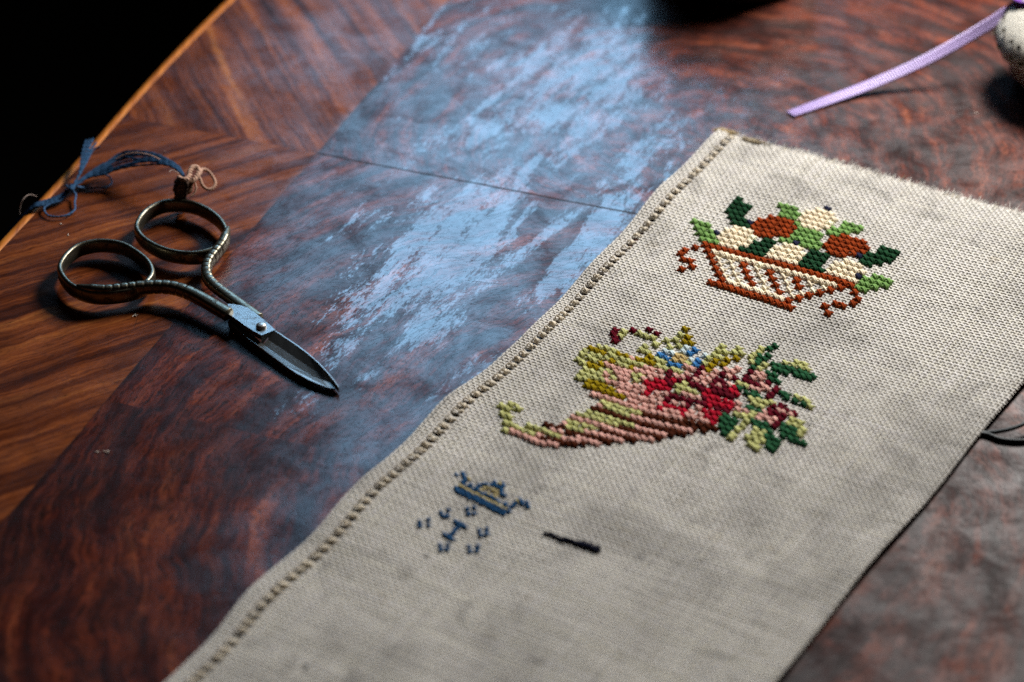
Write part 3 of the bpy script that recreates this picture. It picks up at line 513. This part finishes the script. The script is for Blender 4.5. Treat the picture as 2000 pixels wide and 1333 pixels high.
PAL = dict(G=(0.012, 0.050, 0.020), g=(0.17, 0.30, 0.085), O=(0.26, 0.040, 0.007), C=(0.80, 0.68, 0.49), N=(0.018, 0.020, 0.045),
           P=(0.62, 0.34, 0.28), L=(0.46, 0.45, 0.18), B=(0.062, 0.013, 0.004), Y=(0.30, 0.21, 0.006), M=(0.105, 0.004, 0.012), R=(0.40, 0.008, 0.024),
           U=(0.045, 0.17, 0.38), W=(0.58, 0.66, 0.66))
PAL2 = dict(PAL, G=(0.020, 0.085, 0.035), C=(0.55, 0.40, 0.17))
PAL3 = dict(PAL, U=(0.020, 0.075, 0.17), C=(0.42, 0.34, 0.17), N=(0.008, 0.009, 0.020))
floss = thread_material("stranded_floss", 0.9, 0.03, 0.0, 3.6)
def stitches(mb, pts, du, dv, r, rise, jit=0.11):
    for u, v, c in pts:
        c = np.array(c) * (1 + 0.10 * RNG.standard_normal()); c = np.clip(c, 0.003, 0.9)
        for lay, sgn in ((0, -1), (1, 1)):
            a = np.linspace(-1, 1, 7); b = np.sqrt(np.clip(1 - a * a, 0, 1))
            j1, j2, j3 = RNG.standard_normal(3) * jit
            k = 1.0 + 0.08 * RNG.standard_normal()
            for o in ((-1, 1) if lay and r > 0.38 else (0,)):   # the upper stitch shows its two strands
                rr = r * k * (0.45 + 0.60 * b) * ((0.66 if o else 1.0) if lay else 0.85); oo = o * r * 0.50 * (1 + 0.25 * j3)
                tube_mm(mb, S(u + j1 + a * du * 0.56 + oo * 0.7, v + j2 + sgn * a * dv * (0.50 if lay else 0.46) - oo * 0.7, (0.02 + rise * (0.55 + 0.45 * lay) + (0.10 * r if o else 0)) * b + 0.10), rr, 7, c * (1 + 0.06 * o * j1 / jit))
def motif(kind, host_name, data, cellmap, du, dv, r, rise, pal, host_groups, names):
    host = None
    order = sorted(data.keys(), key=lambda g: 0 if g in host_groups else 1)
    mbh = MB()
    for g in host_groups:
        for c, cells in data[g].items():
            q_ = cells.split(); thin = [q for q in q_ if kind == 'basket' and c == 'C' and 2 <= int(q.split(',')[1]) <= 5]
            stitches(mbh, [(*cellmap(q), pal[c]) for q in q_ if q not in thin], du, dv, r, rise)
            if thin: stitches(mbh, [(*cellmap(q), pal[c]) for q in thin], du * 1.05, dv * 0.95, r * 0.74, rise * 0.7)
    host = mbh.build(host_name, floss, cloth)
    for g in data:
        if g in host_groups: continue
        mb = MB()
        for c, cells in data[g].items(): stitches(mb, [(*cellmap(q), pal[c]) for q in cells.split()], du, dv, r, rise)
        o = mb.build(names(g.split('.')[0]), floss, host)
    return host
def cell_b(q): c, r = map(int, q.split(',')); return (c + 0.12) * 1.90, 56.6 + 2.30 * r
def cell_h(q): u, v = map(float, q.split(',')); return u, v
nm = lambda g: {'leaf': 'leaf', 'stalk': 'stalk', 'berry': 'berry', 'handle': 'handle', 'rose': 'red_rose', 'grapes': 'grape_cluster', 'dot': 'corner_mark', 'letter': 'letter_i'}.get(g, g)
motif('basket', 'flower_basket', CHART['basket'], cell_b, 1.9, 2.3, 0.45, 0.66, PAL, ['basket'], nm)
motif('horn', 'horn_of_plenty', CHART['horn'], cell_h, 1.9, 1.9, 0.41, 0.60, PAL2, ['horn'], nm)
dark = CHART['crown'].pop('dark')
motif('crown', 'crown_monogram', CHART['crown'], cell_h, 0.95, 0.93, 0.34, 0.36, PAL3, ['crown'], nm)
mb = MB()
pts = [cell_h(q) for q in dark['N'].split()]
for u, v in pts:
    f = min(max((u - pts[0][0]) / 11.0, 0), 1)
    stitches(mb, [(u, v, PAL3['N'])], 1.3, 0.45 + 0.5 * f, 0.26 + 0.20 * f, 0.40 + 0.30 * f, 0.16)
mb.build("dark_thread_stitch", floss, cloth)

# ------------------------------------------------------------------ scissors
sci = empty("scissors", tuple(at(500, 640)))
tag(sci, "small old steel embroidery scissors with ribbed handles, lying closed on the table", "scissors")
handle_metal = metal_material("tarnished_handle_metal", (0.17, 0.155, 0.115), (0.035, 0.030, 0.020), 0.24, 0.14)
blade_metal = metal_material("dull_blade_steel", (0.30, 0.31, 0.31), (0.085, 0.082, 0.078), 0.26, 0.10)
def px(pts, z): return np.array([at(a, b, z) for a, b in pts])
def ring(pts):
    top = px(pts, 5.4); loop = spline(top, 96, True)
    c = loop.mean(0); loop = c + (loop - c) * 0.955
    loop[:, 2] = 0.0034
    mb = MB(); sweep(mb, loop, rounded(0.0015, 0.0040, 4, 3.2), closed=True)
    return mb
ring1 = [(262.5, 436), (276, 412), (300, 395), (328, 387), (370, 389), (406, 403), (433, 424), (446, 450), (440, 468), (424, 482), (392, 492), (359, 493), (322, 486), (289, 471), (269, 454)]
ring2 = [(112, 521), (122, 497), (146, 476), (175, 467), (205, 465), (240, 471), (268, 486), (292, 506), (301, 527), (294, 543), (276, 557), (240, 567), (192, 571), (155, 564), (128, 548)]
def shank(mb, pts, z0, z1, w0, w1, h0, h1, ribs):
    n = 150; path = spline([at(a, b, z0 + (z1 - z0) * i / (len(pts) - 1)) for i, (a, b) in enumerate(pts)], n)
    t = np.linspace(0, 1, n)
    rib = np.where((t < ribs) & (t > 0.2), 1 - 0.09 * np.clip(np.cos(t * 2 * math.pi * 20) - 0.55, 0, 1) * 2, 1)
    rib = rib * np.clip(0.42 + t * 5, 0, 1)
    sc = [((w0 + (w1 - w0) * a) * q, (h0 + (h1 - h0) * a) * q) for a, q in zip(t, rib)]
    sweep(mb, path, rounded(1.0, 1.0, 4, 3.0), scale=sc)
def upper_finger_ring():
    return ring(ring1).build("finger_ring", handle_metal, sci)
r1 = upper_finger_ring(); r2 = ring(ring2).build("finger_ring", handle_metal, sci)
mb = MB(); shank(mb, [(446, 447), (441, 465), (433, 481), (419, 498), (407, 514), (403, 530), (407, 546), (421, 561), (442, 577), (470, 597), (505, 622)], 4.6, 1.9, 0.0024, 0.0030, 0.0042, 0.0022, 0.80); mb.build("shank", handle_metal, sci)
mb = MB(); shank(mb, [(150, 562), (176, 569), (205, 571), (235, 568), (265, 564), (300, 561), (332, 562), (362, 570), (392, 584), (420, 600), (446, 615)], 4.6, 3.6, 0.0022, 0.0034, 0.0042, 0.0030, 0.75); mb.build("shank", handle_metal, sci)
B7 = lambda pts: [(400 + a / 5.796, 560 + b / 5.796) for a, b in pts]
def slab(mb, top, z_top, thick):
    """a plate: outline with a height for every corner, and its own thickness"""
    n = len(top); V = [at(x, y, z) for (x, y), z in zip(top, z_top)]; W = [np.array([p[0], p[1], p[2] - t / 1000]) for p, t in zip(V, thick)]
    mb.add(V + W, [tuple(range(n))[::-1], tuple(range(n, 2 * n))] + [(i, (i + 1) % n, n + (i + 1) % n, n + i) for i in range(n)])
# upper blade: flat ricasso with the screw, then a hollow ground face falling towards the edge
mb = MB()
spine = B7([(700, 400), (800, 492), (920, 575), (1040, 655), (1180, 760), (1300, 868), (1400, 975), (1475, 1070), (1518, 1138)])
inner = B7([(780, 498), (913, 584), (1033, 664), (1173, 768), (1293, 876), (1393, 983), (1468, 1076), (1514, 1142)])
cut = B7([(640, 674), (800, 777), (940, 874), (1080, 957), (1220, 1022), (1330, 1064), (1430, 1108), (1508, 1152)])
zs = np.linspace(3.7, 1.9, 9)
flat = B7([(262, 196), (330, 200), (405, 212), (482, 236), (560, 290), (630, 345)]) + spine[:2] + [inner[0]] + B7([(642, 552), (545, 498), (452, 440), (350, 365), (258, 305)])
slab(mb, flat, [3.7] * len(flat), [1.5] * len(flat))
V = []; Fq = []
for k in range(8):
    z = zs[k + 1] if k else 3.62
    a, b, c = at(*spine[k + 1], z), at(*inner[k], z), at(*cut[k], max(z - 1.9, 1.0) if k < 7 else z - 0.3)
    m_ = (b + c) / 2; m_[2] -= 0.00035
    d = np.array([c[0], c[1], c[2] - 0.0003]); e = np.array([a[0], a[1], a[2] - 0.0016])
    V += [a, b, m_, c, d, e]
for k in range(7):
    for s in range(6): Fq.append((k * 6 + s, k * 6 + (s + 1) % 6, (k + 1) * 6 + (s + 1) % 6, (k + 1) * 6 + s))
Fq += [tuple(range(6))[::-1], tuple(range(42, 48))]
mb.add(V, Fq)
step_ = [at(*B7([(642, 552)])[0], 3.68), at(*inner[0], 3.66), at(*cut[0], 1.75), at(*B7([(640, 640)])[0], 1.9)]
mb.add(step_, [(0, 1, 2, 3)])
up_blade = mb.build("blade", blade_metal, sci, False)
# lower blade: a darker copy of the steel, its shade put into the colour
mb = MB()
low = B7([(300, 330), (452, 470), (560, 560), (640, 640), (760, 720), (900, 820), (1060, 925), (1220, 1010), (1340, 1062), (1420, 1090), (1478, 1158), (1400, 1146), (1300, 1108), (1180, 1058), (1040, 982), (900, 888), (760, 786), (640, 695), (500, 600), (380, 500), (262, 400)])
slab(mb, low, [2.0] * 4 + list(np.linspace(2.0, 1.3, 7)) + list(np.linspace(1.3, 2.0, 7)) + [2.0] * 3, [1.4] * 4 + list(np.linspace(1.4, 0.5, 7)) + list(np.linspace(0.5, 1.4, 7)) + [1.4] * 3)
lb = mb.build("blade", metal_material("shaded_blade_steel", (0.24, 0.25, 0.25), (0.06, 0.057, 0.052), 0.30, 0.08), sci, False)
# screw
mb = MB(); c = at(*B7([(637, 448)])[0], 4.0); N = 24
prof = [(0.0, 0.75), (0.6, 0.72), (1.0, 0.60), (1.22, 0.42), (1.30, 0.15), (1.30, -0.5)]
V = []; Fq = []
for r, z in prof:
    for k in range(N): V.append(c + np.array([r * math.cos(2 * math.pi * k / N), r * math.sin(2 * math.pi * k / N), z - 0.1]) * 0.001)
for i in range(len(prof) - 1):
    for k in range(N): Fq.append((i * N + k, (i + 1) * N + k, (i + 1) * N + (k + 1) % N, i * N + (k + 1) % N))
mb.add(V, Fq); mb.build("pivot_screw", metal_material("screw_steel", (0.45, 0.42, 0.38), (0.15, 0.13, 0.11), 0.28, 0.0), sci)

# ------------------------------------------------------------------ thread tassel tied to the ring
tas = empty("thread_tassel", tuple(at(355, 380)))
tag(tas, "tassel of navy blue threads tied with brown yarn to the upper scissor ring", "tassel")
yarn = thread_material("blue_yarn", 0.85, 0.06, 0.0, 3.0); brown = thread_material("brown_yarn", 0.9, 0.06, 0.05, 3.0)
def strand(mb, pts, r, col, n=60, ply=True, fuzz=0):
    p = spline([at(a, b, z) for a, b, z in pts], n)
    if ply:
        for ph in (0, math.pi):
            t = np.linspace(0, n * 0.9, n); off = np.stack([np.cos(t + ph), np.sin(t + ph) * 0.5, np.sin(t + ph)], 1) * r * 0.42
            tube(mb, p + off, r * 0.68, 6, np.array(col) * RNG.uniform(0.8, 1.25))
    else: tube(mb, p, r, 6, col)
navy = (0.024, 0.062, 0.125)
mb = MB()
for k in range(15):
    a, b = RNG.normal(0, 3, 2); s = (k - 7) / 7
    strand(mb, [(362, 350, 9), (346 + a * .3, 328 + 3 * s, 9.5), (318, 314 + 7 * s + b * .4, 9), (284, 309 + 11 * s + b, 7.5), (243 + a, 315 + 18 * s + a, 5.5), (205, 330 + 11 * s, 4), (172, 344 + 4 * s, 3), (141, 366 + 2 * s, 2.2)], 0.00030, navy)
mb.build("strand_bundle", yarn, tas)
mb = MB()
for k in range(5):
    s = (k - 2) / 2
    strand(mb, [(140, 368, 2.5), (153, 345, 3.2), (163 + 5 * s, 318, 4), (171 + 9 * s, 295, 4.5), (181 + 13 * s, 272 + 9 * abs(s) + 6 * s, 5)], 0.00034, navy, 40)
mb.build("loose_ends", yarn, tas)
mb = MB()
strand(mb, [(138, 370, 2), (148, 380, 1.5), (146, 396, 1), (146, 410, .8), (130, 421, .8), (108, 424, .8), (92, 420, .8), (86, 408, 1), (96, 400, 1.2), (118, 392, 1.4), (134, 374, 2)], 0.00028, (0.05, 0.115, 0.23), 90)
mb.build("loop", yarn, tas)
mb = MB(); strand(mb, [(150, 364, 2.5), (165, 367, 1.0), (190, 367, .8), (208, 366, .8), (218, 357, .9), (214, 346, 1.6), (205, 342, 2.5), (190, 341, 3)], 0.00026, (0.06, 0.13, 0.25), 70)
mb.build("loop", yarn, tas)
mb = MB()
for k in range(4):
    a = k * 2.2
    strand(mb, [(131 + math.cos(a) * 5, 367 + math.sin(a) * 5, 2.2), (138, 372 - k, 3.2 + k * .2), (143 - math.cos(a) * 4, 364 - math.sin(a) * 4, 2.4), (136, 362 + k, 1.6)], 0.00035, navy, 24)
mb.build("knot", yarn, tas)
mb = MB()
for k in range(4):
    s = (k - 1.5)
    strand(mb, [(137, 370, 2), (115, 386 + s * 2, 1.4), (92, 396 + s * 3, 1.2), (70, 402 + s * 2, 1.4), (48, 420 + s * 2, -1), (28, 440 + s * 3, -6), (8, 466 + s * 3, -12), (-12, 500 + s * 2, -20), (-25, 540, -30)], 0.00036, navy, 70)
mb.build("cord_tail", yarn, tas)
mb = MB()
for k in range(4):   # wrapping at the ring
    z = 6.4 + k * 0.8
    a = np.linspace(0, 2 * math.pi, 18); c0 = at(357 + k * 0.8, 370 - k * 5.0, z)
    tube(mb, c0 + np.stack([0.0022 * np.cos(a), 0.0014 * np.sin(a), 0.0005 * np.sin(a + k)], 1), 0.00055, 6, np.array((0.11, 0.055, 0.030)) * RNG.uniform(0.6, 1.2))
for k in range(14):
    d = -9 + k * 1.4 + RNG.normal(0, 0.6); dz = 0.8 * math.sin(k * 1.7)
    strand(mb, [(354 + d, 412, 1.2 + dz), (352 + d, 396, 3.6 + dz), (354 + d, 376, 6.0 + dz), (358 + d * 0.8, 360, 8.4 + dz), (361 + d * 0.6, 350, 9.4)], 0.00048, np.array((0.13, 0.075, 0.052)) * RNG.uniform(0.25, 1.6), 30)
mb.build("ring_wrapping", brown, tas)
mb = MB(); tan = (0.46, 0.28, 0.20)
strand(mb, [(347, 350, 9), (352, 357, 8.6), (364, 359, 8.5), (376, 354, 9), (384, 345, 9.5), (388, 335, 10), (384, 328, 10.5), (376, 328, 10.8), (371, 336, 10.5), (368, 348, 10), (358, 352, 10), (349, 348, 9.5)], 0.00070, tan, 90)
strand(mb, [(378, 350, 9), (390, 340, 9.5), (394, 331, 9), (406, 334, 8), (416, 346, 7), (421, 358, 6.5), (416, 368, 6), (406, 371, 6), (396, 364, 7), (391, 352, 8), (386, 342, 9)], 0.00046, tan, 90)
strand(mb, [(373, 384, 6), (379, 378, 6.5), (383, 368, 7.5), (381, 358, 8.5)], 0.00025, tan, 30, False)
mb.build("brown_yarn_bow", brown, tas)
mb = MB(); strand(mb, [(225, 312, 8), (245, 302, 9), (268, 299, 9.5), (292, 303, 9.5), (312, 312, 9.4)], 0.00016, (0.5, 0.30, 0.22), 40, False)
mb.build("stray_fibre", brown, tas)
for pts in ([(317, 304, 5), (319, 299, 6), (322, 296, 7)], [(350, 340, 9.5), (338, 333, 10), (330, 336, 10)], [(38, 420, -2), (42, 395, 2), (56, 381, 3), (72, 384, 2)]): 
    mb = MB(); strand(mb, pts, 0.00010, (0.55, 0.42, 0.36), 20, False); mb.build("stray_fibre", brown, tas)

# ------------------------------------------------------------------ purple ribbon
rib = empty("ribbon", tuple(at(1545, 225)))
tag(rib, "narrow lilac satin ribbon rising off the table with its cut end lying down", "ribbon")
def ribbon_mat():
    t = NT("lilac_satin"); p = t.pos(); n = t.noise(p, 1.4, 4)
    uvn = t.attr("tint"); s = t.sep(uvn)
    rb = t.math('SINE', t.math('MULTIPLY', s[0], 900.0))
    c = t.mix(n, (0.42, 0.30, 0.64), (0.58, 0.44, 0.80)); c = t.mix(t.math('MULTIPLY', t.step(rb, -0.2, 1.0), 0.45), c, (0.20, 0.11, 0.42))
    t.set(Base_Color=c, Roughness=0.36, Specular_IOR_Level=0.45, Sheen_Weight=0.3, Normal=t.bump(rb, 0.8, 0.0002)); return t.m
def ribbon(mb, ctr, wid, roll):
    c = spline(ctr, 120); n = len(c); tg = np.gradient(c, axis=0); tg /= np.linalg.norm(tg, axis=1)[:, None]; V = []; T = []
    for i in range(n):
        lat = np.cross(tg[i], [0, 0, 1.0]); lat /= np.linalg.norm(lat); upn = np.cross(lat, tg[i]); a = roll[0] + (roll[1] - roll[0]) * i / n
        l2 = lat * math.cos(a) + upn * math.sin(a); n2 = np.cross(l2, tg[i])
        for k in range(7):
            s = (k - 3) / 3; V.append(c[i] + l2 * s * wid / 2 + n2 * 0.00012)
        for k in range(7):
            s = (3 - k) / 3; V.append(c[i] + l2 * s * wid / 2 - n2 * 0.00012)
    Fq = [(i * 14 + k, i * 14 + (k + 1) % 14, (i + 1) * 14 + (k + 1) % 14, (i + 1) * 14 + k) for i in range(n - 1) for k in range(14)]
    Fq += [tuple(range(14)), tuple((n - 1) * 14 + k for k in range(14))[::-1]]
    mb.add(V, Fq)
    t = np.repeat(np.arange(n) / n, 14); mb.c[-1] = np.stack([t, t, t], 1)
satin = ribbon_mat()
mb = MB()
ribbon(mb, [at(1544, 223, 0.5), at(1600, 203, 0.7), at(1700, 166, 2.2), at(1800, 122, 6.5), at(1880, 79, 11), at(1940, 43, 15), at(1985, 12, 18), at(2020, -15, 20)], 0.0036, (0.05, -1.15))
mb.build("strip", satin, rib)
mb = MB()
ribbon(mb, [at(1972, -14, 19), at(1984, -3, 20.5), at(1998, 4, 21), at(2020, 0, 21), at(2050, -20, 19), at(2040, -50, 17)], 0.0042, (0.5, 0.2))
mb.build("bow_loop", plain("violet_satin", (0.17, 0.035, 0.36), 0.35, 0.4), rib)

# ------------------------------------------------------------------ crocheted pouch at the right
pou = empty("crochet_pouch", tuple(at(2070, 150)))
tag(pou, "cream crocheted pouch with a row of holes in its rim, cut by the right side", "pouch")
def wool_mat():
    t = NT("cream_wool"); p = t.pos(); a = t.noise(p, 0.9, 3, 0.6, 1.2); b = t.noise(p, 3.0, 3)
    h = t.math('ADD', a, t.math('MULTIPLY', b, 0.4))
    t.set(Base_Color=t.mix(a, (0.30, 0.275, 0.22), (0.66, 0.62, 0.54)), Roughness=0.95, Specular_IOR_Level=0.05, Sheen_Weight=0.2, Normal=t.bump(h, 1.0, 0.0012)); return t.m
wool = wool_mat()
def lathe(mb, c, prof, N=64, bump=None, tilt=(0, 0)):
    V = []; m = len(prof)
    for r, z in prof:
        for k in range(N):
            a = 2 * math.pi * k / N; rr = r * (1 + (bump(a, z) if bump else 0)); q = np.array([rr * math.cos(a), rr * math.sin(a), z])
            q[2] += tilt[0] * q[0] + tilt[1] * q[1]; V.append(c + q * 0.001)
    mb.add(V, [(i * N + k, i * N + (k + 1) % N, (i + 1) * N + (k + 1) % N, (i + 1) * N + k) for i in range(m - 1) for k in range(N)])
pc = at(2085, 165, 0)
bmp = lambda a, z: 0.012 * math.sin(a * 23) * math.sin(z * 2.2) + 0.02 * math.sin(a * 3 + 1)
mb = MB(); lathe(mb, pc, [(0, 1.2), (9, 0.4), (14, 1.2), (17.5, 4), (18.5, 8), (17, 11), (14, 12.5)], 72, bmp); mb.build("body", wool, pou)
mb = MB(); lathe(mb, pc, [(14, 12.2), (19.5, 11.2), (22.0, 12.2), (22.8, 14.0), (22.2, 16.0), (20.6, 18.6), (17, 20.2), (9, 21), (0, 21.2)], 72, bmp, (0.05, 0.06)); rim = mb.build("rim", wool, pou)
mb = MB()
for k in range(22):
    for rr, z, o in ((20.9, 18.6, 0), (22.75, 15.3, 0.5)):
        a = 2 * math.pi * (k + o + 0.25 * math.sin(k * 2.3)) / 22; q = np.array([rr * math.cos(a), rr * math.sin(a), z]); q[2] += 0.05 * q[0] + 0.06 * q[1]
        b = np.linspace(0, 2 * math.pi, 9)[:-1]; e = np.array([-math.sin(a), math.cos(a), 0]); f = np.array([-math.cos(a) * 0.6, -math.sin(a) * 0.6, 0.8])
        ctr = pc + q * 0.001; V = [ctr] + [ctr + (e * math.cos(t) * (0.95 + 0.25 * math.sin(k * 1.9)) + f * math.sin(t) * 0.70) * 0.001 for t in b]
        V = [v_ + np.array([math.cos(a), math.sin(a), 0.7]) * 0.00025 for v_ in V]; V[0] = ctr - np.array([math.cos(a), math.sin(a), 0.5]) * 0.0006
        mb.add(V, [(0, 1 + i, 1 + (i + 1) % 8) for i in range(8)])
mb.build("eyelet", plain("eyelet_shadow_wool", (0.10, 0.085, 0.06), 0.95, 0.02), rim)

# ------------------------------------------------------------------ black pot behind
pot = empty("black_pot", tuple(at(1432, -90)))
tag(pot, "round black lacquered box at the back of the table, only its foot visible", "box")
pcen = at(1440, 14, 0) + np.array([0, 0.0272, 0]); blk = plain("black_lacquer", (0.006, 0.006, 0.007), 0.45, 0.3)
mb = MB(); lathe(mb, pcen, [(0, 0.1), (26, 0.1), (27.2, 0.8), (27.4, 2), (27.0, 4), (27.0, 26)], 64); mb.build("body", blk, pot)
mb = MB(); lathe(mb, pcen, [(27.0, 26.05), (28.0, 26.2), (28.2, 28), (27.6, 32), (24, 35), (10, 37), (3, 38), (3.2, 41), (2.4, 43.5), (0, 44)], 64); mb.build("lid", blk, pot)

# ------------------------------------------------------------------ black thread at the right of the cloth
lt = empty("black_thread_loop", tuple(at(1935, 845)))
tag(lt, "loop of black thread sticking out from under the right edge of the cloth", "thread")
mb = MB(); p = spline([at(*q) for q in [(1900, 846, .5), (1926, 846, .6), (1952, 843, 1.2), (1978, 837, 1.8), (2002, 827, 2.2), (2040, 803, 2.5), (2085, 800, 2), (2095, 825, 1.2), (2060, 850, .8), (2010, 860, .6), (1978, 861, .6), (1950, 857, .6), (1926, 848, .6), (1900, 848, .5)]], 120)
tube(mb, p, 0.00050, 8, (0.006, 0.012, 0.012)); mb.build("strand", thread_material("black_thread", 0.6, 0.3, 0.1), lt)

# ------------------------------------------------------------------ lint on the table
lint_m = thread_material("white_lint", 0.9, 0.1, 0.2)
for (x, y, n, d, lab) in [(1907, 221, 5, 0.5, "white speck of lint below the crochet pouch"), (120, 437, 3, 0.5, "pale lint crumb on the wood above the left scissor ring"),
                      (133, 459, 3, 0.45, "tiny pale lint flecks just above the left scissor ring"), (262, 616, 4, 0.9, "curled white lint fibre below the left scissor shank"),
                      (207, 883, 4, 0.8, "white lint fibre on the dark veneer at lower left"), (190, 884, 3, 0.5, "tiny white lint fleck beside the fibre at lower left")]:
    mb = MB(); o = at(x, y, 0.12)
    for k in range(n):
        a = RNG.uniform(0, 6.28); b = a + RNG.normal(0, 1); q = np.array([[0, 0, 0], [math.cos(a), math.sin(a), 0.2], [math.cos(a) + math.cos(b), math.sin(a) + math.sin(b), 0.1]]) * d * 0.0005
        tube(mb, spline(o + q, 8), 0.00010, 5, (0.6, 0.52, 0.45))
    e = mb.build("lint", lint_m, None); tag(e, lab, "lint", "specks of lint on the table")
